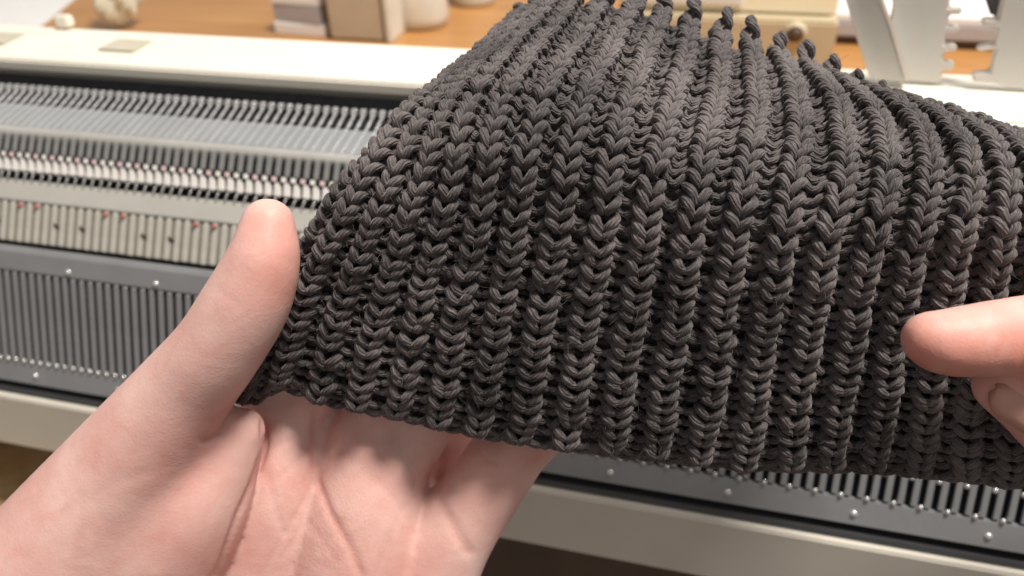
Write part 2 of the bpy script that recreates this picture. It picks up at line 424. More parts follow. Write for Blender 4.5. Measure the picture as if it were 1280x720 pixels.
# ------------------------------------------------------------------ the knitted swatch
COLS = [
 [(350,481),(362,440),(380,385),(398,335),(412,297),(440,220),(480,152),(525,112),(600,57),(645,14)],
 [(398,500),(417,430),(432,380),(444,335),(454,297),(473,235),(500,177),(540,124),(613,57),(660,8)],
 [(450,508),(462,440),(480,370),(495,305),(512,230),(530,165),(564,108),(628,50),(676,3)],
 [(497,516),(510,442),(527,370),(540,308),(552,225),(562,152),(592,90),(650,32),(692,-3)],
 [(546,528),(567,455),(577,380),(587,300),(596,225),(604,160),(620,117),(643,85),(674,48),(712,-8)],
 [(595,540),(615,428),(630,340),(638,300),(646,225),(653,165),(676,109),(717,54),(758,-14)],
 [(650,548),(667,437),(680,360),(690,300),(700,225),(709,165),(728,112),(760,56),(800,-10)],
 [(707,556),(725,432),(737,360),(747,300),(757,225),(767,165),(780,124),(802,75),(815,30),(824,2)],
 [(765,562),(780,440),(797,360),(807,300),(817,225),(827,165),(843,125),(853,60),(859,15)],
 [(817,570),(837,435),(850,360),(857,300),(870,225),(883,165),(896,115),(902,55),(903,26)],
 [(872,576),(887,490),(900,400),(909,320),(925,240),(938,165),(939,94),(931,40)],
 [(928,581),(940,490),(955,400),(972,310),(990,225),(1000,150),(990,90),(968,52)],
 [(983,584),(995,495),(1015,380),(1035,290),(1055,220),(1060,175),(1042,105),(1001,64)],
 [(1035,584),(1045,520),(1066,380),(1088,290),(1108,225),(1107,170),(1080,121),(1033,80)],
 [(1088,582),(1100,500),(1123,370),(1145,290),(1163,220),(1154,161),(1116,115),(1064,94)],
 [(1145,590),(1155,500),(1178,370),(1200,290),(1216,225),(1197,164),(1147,124),(1096,106)],
 [(1200,596),(1212,500),(1236,370),(1254,290),(1264,230),(1240,173),(1190,135),(1127,117)],
 [(1255,602),(1268,500),(1290,370),(1302,290),(1296,215),(1260,168),(1206,140),(1155,128)],
 [(1310,606),(1325,500),(1342,370),(1345,290),(1332,220),(1292,182),(1240,155),(1185,138)],
 [(1366,610),(1382,500),(1394,370),(1390,290),(1370,232),(1330,198),(1272,168),(1217,149)],
 [(1422,614),(1438,500),(1446,370),(1438,300),(1413,247),(1370,214),(1310,184),(1250,162)],
]
NK = len(COLS)
ROWS = 48
def smooth1(a, it):
    a = a.copy()
    for _ in range(it):
        a[1:-1] = 0.25 * a[:-2] + 0.5 * a[1:-1] + 0.25 * a[2:]
    return a
NS = 160
img = np.zeros((NK, NS, 2))
for k_, c in enumerate(COLS):
    c = np.array(c, float); d = np.r_[0, np.cumsum(np.hypot(*np.diff(c, axis=0).T))]; d /= d[-1]
    s = np.linspace(0, 1, NS)
    p = np.c_[np.interp(s, d, c[:, 0]), np.interp(s, d, c[:, 1])]
    img[k_] = smooth1(p, 60)
s = np.linspace(0, 1, NS)
edge_ = np.clip((s - .62) / .38, 0, 1) ** 1.5
for k_ in range(NK):
    img[k_, :, 1] += edge_ * np.interp(k_, [0, 3, 7, 9, 14, 20], [3, 6, 9, 13, 17, 17])
    img[k_, :, 0] += (np.clip((s - .25) / .3, 0, 1) - .7 * np.clip((s - .75) / .25, 0, 1)) * np.interp(k_, [0, 2, 5, 8], [24, 17, 6, 0])
zt = np.interp(s, [0, .12, .25, .45, .58, .66, .74, .85, .93, 1], [197, 190, 183.5, 174, 169, 170, 176, 192, 206, 221])
zt = smooth1(zt, 40)
Z = np.repeat(zt[None], NK, 0)
kk = np.arange(NK)[:, None]; ss = s[None]
curl = np.clip((ss - 0.35) / 0.5, 0, 1)
curl = curl * curl * (3 - 2 * curl)
Z = Z + np.array([17, 9.5, 4.5, 1.5] + [0] * (NK - 4))[:, None] * curl
Z = Z + 3.0 * np.clip(3 - kk, 0, 3) / 3 * (1 - curl)
Z = Z + 1.2 * np.sin(kk * 0.55 + 1.0) * (1 - 0.5 * ss)
PC = np.stack([(img[..., 0] - 640) / F * Z, (360 - img[..., 1]) / F * Z, Z], -1)      # lens coordinates, mm
RS = 8                                                                              # samples per row
NR = ROWS * RS + 1
G = np.zeros((NK, NR, 3))
lens_ = []
for k_ in range(NK):
    d = np.r_[0, np.cumsum(np.linalg.norm(np.diff(PC[k_], axis=0), axis=1))]; lens_.append(d[-1])
    rr = np.linspace(0, d[-1], NR)
    for a in range(3): G[k_, :, a] = np.interp(rr, d, PC[k_, :, a])
for _ in range(2):
    G[1:-1] = 0.2 * G[:-2] + 0.6 * G[1:-1] + 0.2 * G[2:]
# pad rows and wales by straight continuation
PADR = 3 * RS
lo = G[:, :1] + (G[:, :1] - G[:, RS:RS + 1]) * (np.arange(PADR, 0, -1) / RS)[None, :, None]
hi = G[:, -1:] + (G[:, -1:] - G[:, -RS - 1:-RS]) * (np.arange(1, PADR + 1) / RS)[None, :, None]
G = np.concatenate([lo, G, hi], 1)
_pad = 2 * G[:1] - G[1:2]
_r = np.clip(1 - (np.arange(G.shape[1]) / RS - 3) / 12, 0, 1.2)
_pad[0, :, 1] -= 6.5 * _r; _pad[0, :, 2] += 3.0 * _r
G = np.concatenate([3 * G[:1] - 2 * G[1:2], _pad, G, 2 * G[-1:] - G[-2:-1]], 0)   # index 0 == wale -2
QS = 12
def cr(G, q):                                                                       # Catmull-Rom over wales
    i = np.clip(np.floor(q).astype(int), 0, len(G) - 2); t = (q - i)[:, None, None]
    p0 = G[np.clip(i - 1, 0, None)]; p1 = G[i]; p2 = G[i + 1]; p3 = G[np.clip(i + 2, None, len(G) - 1)]
    return 0.5 * (2 * p1 + (p2 - p0) * t + (2 * p0 - 5 * p1 + 4 * p2 - p3) * t ** 2 + (3 * p1 - p0 - 3 * p2 + p3) * t ** 3)
qd = np.arange(0, (len(G) - 1) * QS + 1) / QS
S = cr(G, qd)                                                                       # dense surface
dq = np.gradient(S, axis=0); dr = np.gradient(S, axis=1)
NRM = np.cross(dq, dr); NRM /= np.linalg.norm(NRM, axis=-1, keepdims=True)
if NRM[..., 2].mean() > 0: NRM = -NRM
for _ in range(6):
    NRM[1:-1, 1:-1] = (NRM[1:-1, 1:-1] * 2 + NRM[:-2, 1:-1] + NRM[2:, 1:-1] + NRM[1:-1, :-2] + NRM[1:-1, 2:]) / 6
NRM /= np.linalg.norm(NRM, axis=-1, keepdims=True)
def samp(A, q, r):
    x = np.clip((q + 2) * QS, 0, A.shape[0] - 1.001); y = np.clip((r + 3) * RS, 0, A.shape[1] - 1.001)
    i = x.astype(int); j = y.astype(int); fx = (x - i)[..., None]; fy = (y - j)[..., None]
    return (A[i, j] * (1 - fx) * (1 - fy) + A[i + 1, j] * fx * (1 - fy) + A[i, j + 1] * (1 - fx) * fy + A[i + 1, j + 1] * fx * fy)
def surf(qrn):
    q, r, n = qrn[..., 0], qrn[..., 1], qrn[..., 2]
    return samp(S, q, r) + samp(NRM, q, r) * n[..., None]

def upsample(c, per):                                                               # Catmull-Rom along axis 1
    n = c.shape[1]; t = np.linspace(0, n - 1, (n - 1) * per + 1)
    i = np.clip(t.astype(int), 0, n - 2); f = (t - i)[None, :, None]
    p1 = c[:, i]; p2 = c[:, i + 1]
    p0 = np.where((i > 0)[None, :, None], c[:, np.clip(i - 1, 0, None)], 2 * p1 - p2)
    p3 = np.where((i < n - 2)[None, :, None], c[:, np.clip(i + 2, None, n - 1)], 2 * p2 - p1)
    return 0.5 * (2 * p1 + (p2 - p0) * f + (2 * p0 - 5 * p1 + 4 * p2 - p3) * f ** 2 + (3 * p1 - p0 - 3 * p2 + p3) * f ** 3)

def sweep(P, rad, n=10, flat=None):
    """P: [S,T,3] world mm centre lines, rad [S,T] -> verts, quads, uv per corner"""
    Sn, T, _ = P.shape
    tan = np.gradient(P, axis=1); tan /= np.linalg.norm(tan, axis=-1, keepdims=True) + 1e-9
    u = np.cross(tan[:, 0], np.array([0.3, 0.2, 1.0])); u /= np.linalg.norm(u, axis=-1, keepdims=True)
    rad = rad * (1 + rng.normal(0, .035, rad.shape))
    ang = np.arange(n) * 2 * np.pi / n
    V = np.zeros((Sn, T, n, 3))
    for t in range(T):
        u = u - tan[:, t] * np.sum(u * tan[:, t], -1, keepdims=True); u /= np.linalg.norm(u, axis=-1, keepdims=True)
        w = np.cross(tan[:, t], u)
        V[:, t] = P[:, t, None] + rad[:, t, None, None] * (np.cos(ang)[None, :, None] * u[:, None] + np.sin(ang)[None, :, None] * w[:, None])
    V += rng.normal(0, .028, V.shape)
    arc = np.concatenate([np.zeros((Sn, 1)), np.cumsum(np.linalg.norm(np.diff(P, axis=1), axis=-1), 1)], 1)
    idx = np.arange(Sn * T * n).reshape(Sn, T, n)
    a = idx[:, :-1]; b = idx[:, 1:]
    quads = np.stack([a, np.roll(a, -1, 2), np.roll(b, -1, 2), b], -1).reshape(-1, 4)
    uu = np.arange(n) / n
    U = np.zeros((Sn, T - 1, n, 4, 2))
    U[..., 0, 0] = uu; U[..., 1, 0] = uu + 1 / n; U[..., 2, 0] = uu + 1 / n; U[..., 3, 0] = uu
    U[..., 0, 1] = arc[:, :-1, None]; U[..., 1, 1] = arc[:, :-1, None]; U[..., 2, 1] = arc[:, 1:, None]; U[..., 3, 1] = arc[:, 1:, None]
    U[..., 1] += rng.uniform(0, 40, (Sn, 1, 1, 1))
    return V.reshape(-1, 3), quads, U.reshape(-1, 2)

def quad_mesh(name, V, quads, U, m):
    me = bpy.data.meshes.new(name)
    me.vertices.add(len(V)); me.vertices.foreach_set('co', (V * MM).astype(np.float32).ravel())
    me.loops.add(quads.size); me.loops.foreach_set('vertex_index', quads.astype(np.int32).ravel())
    me.polygons.add(len(quads)); me.polygons.foreach_set('loop_start', np.arange(0, quads.size, 4, dtype=np.int32))
    me.polygons.foreach_set('use_smooth', np.ones(len(quads), bool))
    if U is not None:
        l = me.uv_layers.new(name='yarn'); l.data.foreach_set('uv', U.astype(np.float32).ravel())
    me.update(calc_edges=True); me.validate()
    me.materials.append(m)
    return me

sw_base = cam2w(G[NK // 2, NR // 2])
sw = thing('knitted_swatch', sw_base, 'charcoal ribbed knitted swatch held up over the machine with loose loops along its top edge', 'knitted swatch')
YR = .88
j = np.arange(-0.4, ROWS + 0.4, 1.0); j = j[:ROWS - 1]
def flatness(r):                                        # loops pulled wide in the lower part, tall in the upper
    t = np.clip((21.0 - r) / 5.0, 0, 1); b = np.clip((r + .4) / 2.5, .15, 1); return t * t * (3 - 2 * t) * b
def knit_ctrl(k_, rows, jit):
    f = .45 * np.clip((rows + .4) / 2.5, .3, 1) + .55 * flatness(rows)
    half = [(-.250, -.30, -2.1, .92), (-.080, -.05, -.2, .92), (-.056, .22, 1.30, 1.0), (-.120, .68, 2.05, 1.15), (-.205, 1.14, 1.75, 1.15), (-.215, 1.42, -.2, .95), (-.10, 1.66, -1.5, .92), (0, 1.70, -1.7, .92)]
    flat = [(-.250, .06, -1.9, .95), (-.105, .16, -.8, 1.0), (-.036, .41, 1.45, 1.06), (-.115, .63, 2.2, 1.18), (-.228, 1.05, 2.15, 1.25), (-.266, 1.27, .4, 1.02), (-.13, 1.52, -1.4, .95), (0, 1.58, -1.6, .95)]
    pts = half + [(-a, b, c, d) for a, b, c, d in half[-2::-1]]
    pf = flat + [(-a, b, c, d) for a, b, c, d in flat[-2::-1]]
    pts = np.array(pts)[None] * (1 - f)[:, None, None] + np.array(pf)[None] * f[:, None, None]
    out = pts.copy()
    out[..., 0] += k_; out[..., 1] += rows[:, None]
    out[:, 1:-1, :3] += jit[:, 1:-1]
    return out
def purl_ctrl(k_, rows, jit):
    half = [(-.250, -.30, -1.9, .95), (-.140, -.12, -2.2, 1.1), (-.110, .2, -4.4, 1.3), (-.19, .74, -5.0, 1.4), (-.25, 1.12, -4.2, 1.35), (-.235, 1.42, -3.4, 1.2), (-.13, 1.62, -3.0, 1.2), (0, 1.68, -2.9, 1.2)]
    pts = np.array(half + [(-a, b, c, d) for a, b, c, d in half[-2::-1]])[None].repeat(len(rows), 0)
    f = flatness(rows)
    pts[:, 0, 1] = -.30 + .25 * f; pts[:, -1, 1] = -.30 + .25 * f
    out = pts.copy()
    out[..., 0] += k_ + .5; out[..., 1] += rows[:, None]
    out[:, 1:-1, :3] += jit[:, 1:-1]
    return out
def float_ctrl(k_, rows, jit):                           # the strand lying across the valley between two knit wales
    f = flatness(rows)[:, None]
    half = np.array([(-.40, .95, -1.0, .85), (-.30, .78, -.40, .98), (-.20, .42, -.55, 1.04), (-.09, .18, -1.05, 1.0), (0, .17, -1.3, .98)])
    pts = np.concatenate([half, (half * np.array([-1, 1, 1, 1]))[-2::-1]])[None].repeat(len(rows), 0)
    hf = np.array([(-.36, .95, -.4, .9), (-.27, .72, .45, 1.06), (-.17, .42, .75, 1.12), (-.07, .22, .05, 1.0), (0, .30, -.9, .9)])
    pf = np.concatenate([hf, (hf * np.array([-1, 1, 1, 1]))[-2::-1]])[None]
    pts = pts * (1 - f[..., None]) + pf * f[..., None]
    out = pts.copy(); out[..., 0] += k_ + .5; out[..., 1] += rows[:, None]
    out[:, 1:-1, :3] += jit[:, 1:8]
    return out
rowwob = rng.normal(0, .06, len(j))
for k_ in range(-1, NK):
    for kind in (0, 1):
        if kind == 1 and k_ == NK - 1: continue
        base_j = rng.normal(0, 1, (len(j), 1, 3)) * np.array([.022, .12, .20]) + np.array([1, 0, 0]) * (.02 * np.sin(j * .5 + k_ * 1.7))[:, None, None]
        jit = base_j + rng.normal(0, 1, (len(j), 15, 3)) * np.array([.013, .05, .10])
        sel = slice(0, 12) if k_ < 0 else slice(None)
        c = knit_ctrl(k_, j + rowwob, jit) if kind == 0 else purl_ctrl(k_, j + rowwob, jit)
        d = upsample(c[sel], 3)
        W = cam2w(surf(d[..., :3])) - sw_base
        V, Q, U = sweep(W, YR * d[..., 3], 10)
        if kind == 1:
            d = upsample(float_ctrl(k_, j + rowwob, jit * 1.3), 3)
            V2, Q2, U2 = sweep(cam2w(surf(d[..., :3])) - sw_base, YR * d[..., 3], 8)
            ln_ = np.array([(0.0, .5, -3.3, 1.6), (.2, .45, -3.5, 1.75), (.5, .55, -4.2, 1.75), (.8, .45, -3.5, 1.75), (1.0, .5, -3.3, 1.6)])[None].repeat(len(j), 0)
            ln_[..., 0] += k_; ln_[..., 1] += j[:, None]
            d = upsample(ln_, 1)
            V3, Q3, U3 = sweep(cam2w(surf(d[..., :3])) - sw_base, YR * d[..., 3], 6)
            Q2 = np.concatenate([Q2, Q3 + len(V2)]); V2 = np.concatenate([V2, V3]); U2 = np.concatenate([U2, U3])
            Q = np.concatenate([Q, Q2 + len(V)]); V = np.concatenate([V, V2]); U = np.concatenate([U, U2])
        put('knit_rib' if kind == 0 else 'purl_rib', quad_mesh('rib', V, Q, U, M['yarn']), sw, sw_base)
# cast-on edge: two strands twisted along the bottom
tt = np.linspace(-1.3, NK - .8, NK * 22)
strands = []
for ph in (0, np.pi):
    a = tt * 2 * np.pi * 1.0 + ph
    strands.append(np.stack([tt, -.62 + .24 * np.sin(a), -2.0 + .8 * np.cos(a)], -1))
W = cam2w(surf(np.array(strands))) - sw_base
V, Q, U = sweep(W, np.full(W.shape[:2], .85), 10)
put('cast_on_edge', quad_mesh('cast_on_edge', V, Q, U, M['yarn']), sw, sw_base)
# left selvedge: small knots up the side
tt = np.linspace(-.4, ROWS + .2, ROWS * 12)
strands = []
for ph in (0, np.pi):
    a = tt * 2 * np.pi * .5 + ph
    strands.append(np.stack([-.62 - .7 * np.clip((12 - tt) / 3, 0, 1) + .08 * np.sin(a), tt, -1.8 + 1.1 * np.cos(a)], -1))
W = cam2w(surf(np.array(strands))) - sw_base
V, Q, U = sweep(W, np.full(W.shape[:2], 1.05), 10)
put('selvedge', quad_mesh('selvedge', V, Q, U, M['yarn']), sw, sw_base)
# loose twisted loops at the top, one per knit wale
LOOPS = {0: (648, 11, .5), 1: (668, -2, .6), 5: (770, -22, .9), 6: (804, -18, .9), 7: (828, -8, 1.0), 8: (867, -1, 1.15), 9: (910, 12, 1.1), 10: (939, 22, 1.15), 11: (978, 41, .95), 12: (1010, 52, 1.1), 13: (1044, 68, 1.0),
         14: (1073, 88, .8), 15: (1106, 99, .75), 16: (1133, 113, .55), 17: (1160, 125, .45), 18: (1192, 134, .4), 19: (1222, 146, .4), 20: (1255, 158, .4)}
for k_, (u, v, sc) in LOOPS.items():
    b0 = surf(np.array([k_ + 0.0, ROWS + .2, .6]))
    zz = b0[2] + 0.5
    tip = uvz(u, v, zz) ; b0 = b0 * ((zz) / b0[2])
    axis = tip - b0; ln = np.linalg.norm(axis)
    axis = axis / ln
    ln = min(max(ln, 2.2), 4.8 * sc + .4)
    side = _n(np.cross(axis, [0, 0, 1.0])); dep = np.cross(axis, side)
    t = np.linspace(0, 1, 30)
    tw = rng.uniform(.55, .9) * 2 * np.pi; p0 = rng.uniform(0, 3)
    arms = []
    for sgn in (0, np.pi):
        rad_ = (.85 + .65 * np.sin(np.pi * np.clip(t * 1.05, 0, 1))) * sc ** .5 * (1 - np.clip((t - .8) / .2, 0, 1) ** 2 * .95)
        arms.append(b0[None] - axis * 1.5 + axis[None] * (ln + 1.5) * t[:, None] + rad_[:, None] * (np.cos(tw * t + p0 + sgn)[:, None] * side + np.sin(tw * t + p0 + sgn)[:, None] * dep)
                    + side[None] * (.5 * np.sin(np.pi * t) * sc)[:, None])
    path = np.concatenate([arms[0], arms[1][::-1][1:]])[None]
    W = cam2w(path) - sw_base
    V, Q, U = sweep(W, np.full(W.shape[:2], 1.12 * max(sc, .8) ** .5), 10)
    put('top_loop', quad_mesh('top_loop', V, Q, U, M['yarn']), sw, sw_base)

# stray fibres standing off the yarn
pts_, nn_ = [], []
for o in list(sw.children):
    if o.name.split('.')[0] not in ('knit_rib', 'purl_rib', 'top_loop'): continue
    me = o.data; co = np.zeros(len(me.vertices) * 3, np.float32); me.vertices.foreach_get('co', co)
    no = np.zeros(len(me.vertices) * 3, np.float32); me.vertices.foreach_get('normal', no)
    idx = rng.choice(len(me.vertices), 1100 if 'loop' not in o.name else 60, replace=False)
    pts_.append(co.reshape(-1, 3)[idx]); nn_.append(no.reshape(-1, 3)[idx])
pts_ = np.concatenate(pts_); nn_ = np.concatenate(nn_)
toward = cam2w(np.array([[0, 0, -1.0]]))[0]
nn_ = nn_ * np.where(np.sum(nn_ * toward, 1) < 0, -1, 1)[:, None]
NF = len(pts_); seg = 5
dirs = nn_ * .6 + rng.normal(0, .6, (NF, 3)); dirs /= np.linalg.norm(dirs, axis=1, keepdims=True)
bend = rng.normal(0, .5, (NF, 3)); ln_f = rng.uniform(.5, 1.9, NF)[:, None] * MM
tq = np.linspace(0, 1, seg)
fp = pts_[:, None] + ln_f[:, None] * (dirs[:, None] * tq[None, :, None] + bend[:, None] * (tq ** 2)[None, :, None])
hc = bpy.data.hair_curves.new('yarn_fuzz')
hc.add_curves([seg] * NF)
hc.attributes['position'].data.foreach_set('vector', fp.astype(np.float32).ravel())
ra = hc.attributes.get('radius') or hc.attributes.new('radius', 'FLOAT', 'POINT')
ra.data.foreach_set('value', np.tile(np.linspace(.032, .014, seg) * MM, NF).astype(np.float32))
hc.materials.append(M['fuzz'])
fz = put('yarn_fuzz', hc, sw, sw_base); fz['kind'] = 'stuff'

# ------------------------------------------------------------------ hands: one closed surface each, grown from tapered bones
def surface_nets(Fv, org, h):
    ins = Fv < 0
    nx, ny, nz = Fv.shape
    acc = np.zeros((nx - 1, ny - 1, nz - 1, 3), np.float32); cnt = np.zeros((nx - 1, ny - 1, nz - 1), np.float32)
    off = [(0, 0), (0, 1), (1, 0), (1, 1)]
    for ax in range(3):
        for (p, q) in off:
            o0 = [0, 0, 0]; oth = [a for a in range(3) if a != ax]; o0[oth[0]] = p; o0[oth[1]] = q
            o1 = list(o0); o1[ax] = 1
            s0 = tuple(slice(o0[a], o0[a] + Fv.shape[a] - 1) for a in range(3)); s1 = tuple(slice(o1[a], o1[a] + Fv.shape[a] - 1) for a in range(3))
            f0 = Fv[s0]; f1 = Fv[s1]; m = (f0 < 0) != (f1 < 0)
            t = np.where(m, f0 / np.where(m, f0 - f1, 1), 0)
            for a in range(3):
                acc[..., a] += np.where(m, o0[a] + (t if a == ax else 0), 0)
            cnt += m
    act = cnt > 0
    ids = -np.ones(act.shape, np.int64); ids[act] = np.arange(act.sum())
    cell = np.argwhere(act)
    V = (cell + acc[act] / cnt[act][:, None]) * h + org
    quads = []
    for ax in range(3):
        b, c = [(1, 2), (2, 0), (0, 1)][ax]
        sl0 = [slice(None)] * 3; sl1 = [slice(None)] * 3; sl0[ax] = slice(0, -1); sl1[ax] = slice(1, None)
        m = ins[tuple(sl0)] != ins[tuple(sl1)]
        e = np.argwhere(m); e = e[(e[:, b] > 0) & (e[:, c] > 0) & (e[:, b] < Fv.shape[b] - 1) & (e[:, c] < Fv.shape[c] - 1)]
        st = ins[tuple(e.T)]
        def cid(db, dc):
            x = e.copy(); x[:, b] += db; x[:, c] += dc; return ids[tuple(x.T)]
        q = np.stack([cid(-1, -1), cid(0, -1), cid(0, 0), cid(-1, 0)], 1)
        q[~st] = q[~st][:, ::-1]
        quads.append(q)
    return V, np.concatenate(quads)

def cone_sdf(X, Y, Zg, a, b, ra, rb):
    a = np.asarray(a, np.float32); b = np.asarray(b, np.float32); ab = b - a; L2 = float(ab @ ab)
    px, py, pz = X - a[0], Y - a[1], Zg - a[2]
    t = np.clip((px * ab[0] + py * ab[1] + pz * ab[2]) / L2, 0, 1)
    return np.sqrt((px - t * ab[0]) ** 2 + (py - t * ab[1]) ** 2 + (pz - t * ab[2]) ** 2) - (ra + (rb - ra) * t)
def smin(a, b, k):
    h = np.clip(0.5 + 0.5 * (b - a) / k, 0, 1)
    return b + (a - b) * h - k * h * (1 - h)

def build_hand(groups, h, between):
    """groups: list of (k, [chains]); a chain is a list of (u, v, z, r). groups are joined with softness 'between'."""
    allp = np.array([np.r_[uvz(u, v, z), r] for _, chs in groups for ch in chs for (u, v, z, r) in ch])
    lo = (allp[:, :3] - allp[:, 3:]).min(0) - 4; hi = (allp[:, :3] + allp[:, 3:]).max(0) + 4
    n = np.ceil((hi - lo) / h).astype(int) + 1
    gx = (lo[0] + np.arange(n[0]) * h).astype(np.float32)[:, None, None]
    gy = (lo[1] + np.arange(n[1]) * h).astype(np.float32)[None, :, None]
    gz = (lo[2] + np.arange(n[2]) * h).astype(np.float32)[None, None, :]
    def block(shape_pts, pad):
        mn = np.clip(np.floor((shape_pts.min(0) - pad - lo) / h).astype(int), 0, n - 1); mx = np.clip(np.ceil((shape_pts.max(0) + pad - lo) / h).astype(int) + 1, 1, n)
        return tuple(slice(i, k2) for i, k2 in zip(mn, mx))
    D = None
    for gi, (k, chs) in enumerate(groups):
        d = np.full(n, 30, np.float32)
        for ch in chs:
            P = np.array([np.r_[uvz(u, v, z), r] for (u, v, z, r) in ch])
            P = upsample(P[None], 10)[0] if len(P) > 2 else P
            dc = np.full(n, 30, np.float32)
            for p, q in zip(P[:-1], P[1:]):
                sl = block(np.array([p[:3], q[:3]]), max(p[3], q[3]) + 6)
                e = cone_sdf(gx[sl[0]], gy[:, sl[1]], gz[:, :, sl[2]], p[:3], q[:3], p[3], q[3])
                dc[sl] = np.minimum(dc[sl], e)
            d = smin(d, dc, k)
        D = d if D is None else smin(D, d, between[gi])
    return surface_nets(D, lo, h)

def finish_hand(name, V, Q, creases, flushes, swell, base, label):
    # creases: (polyline px, width px, depth mm); carved only into the side facing the palm/pad
    V = V.copy()
    A = V[Q]
    nrm = np.cross(A[:, 2] - A[:, 0], A[:, 3] - A[:, 1])
    vn = np.zeros_like(V)
    for i in range(4): np.add.at(vn, Q[:, i], nrm)
    vn /= np.linalg.norm(vn, axis=1, keepdims=True) + 1e-9
    # light relaxation
    nb = np.zeros_like(V); ct = np.zeros(len(V))
    for it in range(4):
        nb[:] = 0; ct[:] = 0
        for i in range(4):
            np.add.at(nb, Q[:, i], V[Q[:, (i + 1) % 4]]); np.add.at(ct, Q[:, i], 1)
            np.add.at(nb, Q[:, i], V[Q[:, (i + 3) % 4]]); np.add.at(ct, Q[:, i], 1)
        V = 0.5 * V + 0.5 * nb / ct[:, None]
    px = np.c_[640 + F * V[:, 0] / V[:, 2], 360 - F * V[:, 1] / V[:, 2]]
    facing = np.clip(-np.sum(vn * V / np.linalg.norm(V, axis=1, keepdims=True), axis=1) * 2.0, 0, 1)
    def pdist(poly):
        poly = np.array(poly, float); best = np.full(len(px), 1e9)
        for a, b in zip(poly[:-1], poly[1:]):
            ab = b - a; t = np.clip(((px - a) @ ab) / (ab @ ab), 0, 1)
            best = np.minimum(best, np.hypot(*(px - a - t[:, None] * ab).T))
        return best
    disp = np.zeros(len(V))
    for poly, w, dep in creases:
        d = pdist(poly); disp -= dep * np.exp(-(d / w) ** 2)
    for (u, v, rx, hgt) in swell:
        disp += hgt * np.exp(-((px[:, 0] - u) ** 2 + (px[:, 1] - v) ** 2) / rx ** 2)
    V = V + vn * (disp * facing)[:, None]
    for it in range(2):
        nb[:] = 0; ct[:] = 0
        for i in range(4):
            np.add.at(nb, Q[:, i], V[Q[:, (i + 1) % 4]]); np.add.at(ct, Q[:, i], 1)
            np.add.at(nb, Q[:, i], V[Q[:, (i + 3) % 4]]); np.add.at(ct, Q[:, i], 1)
        V = 0.5 * V + 0.5 * nb / ct[:, None]
    fl = np.zeros(len(V))
    for (u, v, rr_, s_) in flushes:
        fl = np.maximum(fl, s_ * np.exp(-((px[:, 0] - u) ** 2 + (px[:, 1] - v) ** 2) / rr_ ** 2))
    for poly, w, dep in creases:
        if dep > 0: fl = np.maximum(fl, min(.28, dep * .3) * np.exp(-(pdist(poly) / (w * 1.2)) ** 2))
    W = cam2w(V) - base
    me = quad_mesh(name, W, Q[:, ::-1], None, M['skin'])
    at = me.attributes.new('flush', 'FLOAT', 'POINT'); at.data.foreach_set('value', fl.astype(np.float32))
    pm = me.attributes.new('palm', 'FLOAT', 'POINT'); pm.data.foreach_set('value', np.exp(-(((px[:, 0] - 400) / 75) ** 2 + ((px[:, 1] - 650) / 100) ** 2)).astype(np.float32))
    o = put('hand', me, None, base)
    sd = o.modifiers.new('smooth', 'SUBSURF'); sd.levels = 1; sd.render_levels = 1
    tag(o, label, 'hand')
    return o

left = [
 (1.8, [  # palm and four fingers running away under the swatch
  [(342, 508, 220, 9.5), (362, 540, 219, 9.5), (348, 620, 221, 13.5), (310, 760, 228, 17)],
  [(425, 545, 226, 12), (400, 690, 230, 17)],
  [(372, 520, 219, 7.5), (440, 410, 212, 8.3), (505, 310, 205, 7.8), (560, 235, 203, 6.6)],
  [(470, 562, 220, 13.5), (452, 690, 224, 19), (430, 820, 230, 20)],
  [(455, 545, 218, 9), (560, 410, 211, 8.6), (650, 300, 206, 8), (700, 225, 205, 6.8)],
  [(492, 592, 221, 9.0), (585, 440, 214, 8.3), (735, 320, 209, 7.6), (790, 245, 207, 6.5)],
  [(625, 578, 217, 9.6), (740, 470, 213, 7.4), (815, 390, 210, 6.6), (865, 335, 208, 5.8)],
  [(528, 612, 234, 9), (575, 530, 240, 8)],
  [(626, 580, 217, 10.0), (553, 688, 222, 12.5), (500, 820, 228, 16)],
 ]),
 (5.0, [  # thumb and thenar mound
  [(335, 281, 176, 5.9), (331, 318, 176, 7.6), (321, 350, 177.5, 8.8), (304, 386, 179.5, 9.7), (271, 438, 183, 10.1), (226, 495, 189, 11.6), (150, 600, 198, 16.0), (55, 735, 206, 22), (-60, 880, 214, 26)],
  [(303, 538, 198, 5.6), (268, 590, 201, 10.5), (217, 650, 206, 17.5), (165, 730, 212, 21), (80, 880, 218, 25)],
 ]),
]
V, Q = build_hand(left, 0.8, [0, 0.7])
creases_l = [
 ([(330, 525), (331, 560), (318, 600), (297, 645), (270, 722)], 3.5, 1.5),
 ([(255, 551), (277, 543), (287, 522), (300, 497)], 4, .9),
 ([(394, 515), (392, 560), (396, 600), (412, 640), (440, 690), (452, 722)], 4.5, .65),
 ([(333, 590), (345, 640), (356, 668), (372, 640), (393, 605)], 3.5, .28),
 ([(356, 668), (338, 700), (325, 725)], 3.5, .2),
 ([(552, 570), (546, 588), (548, 604)], 7, .8),
 ([(541, 600), (556, 640), (585, 690)], 7, .5),
 ([(272, 362), (285, 370), (300, 384)], 4, .12),
 ([(345, 575), (385, 640)], 2.5, .14), ([(350, 700), (385, 650), (420, 700)], 2.5, .14), ([(470, 720), (500, 640), (530, 610)], 3, .18), ([(420, 560), (470, 600), (510, 650)], 3, .12), ([(590, 600), (640, 612)], 3, .2), ([(600, 575), (660, 585)], 3, .15), ([(80, 640), (150, 600), (215, 580)], 8, .10), ([(340, 560), (375, 545)], 3, .25), ([(345, 600), (390, 560)], 3, .25), ([(400, 690), (430, 650)], 3, .3), ([(410, 720), (455, 660)], 3, .25),
]
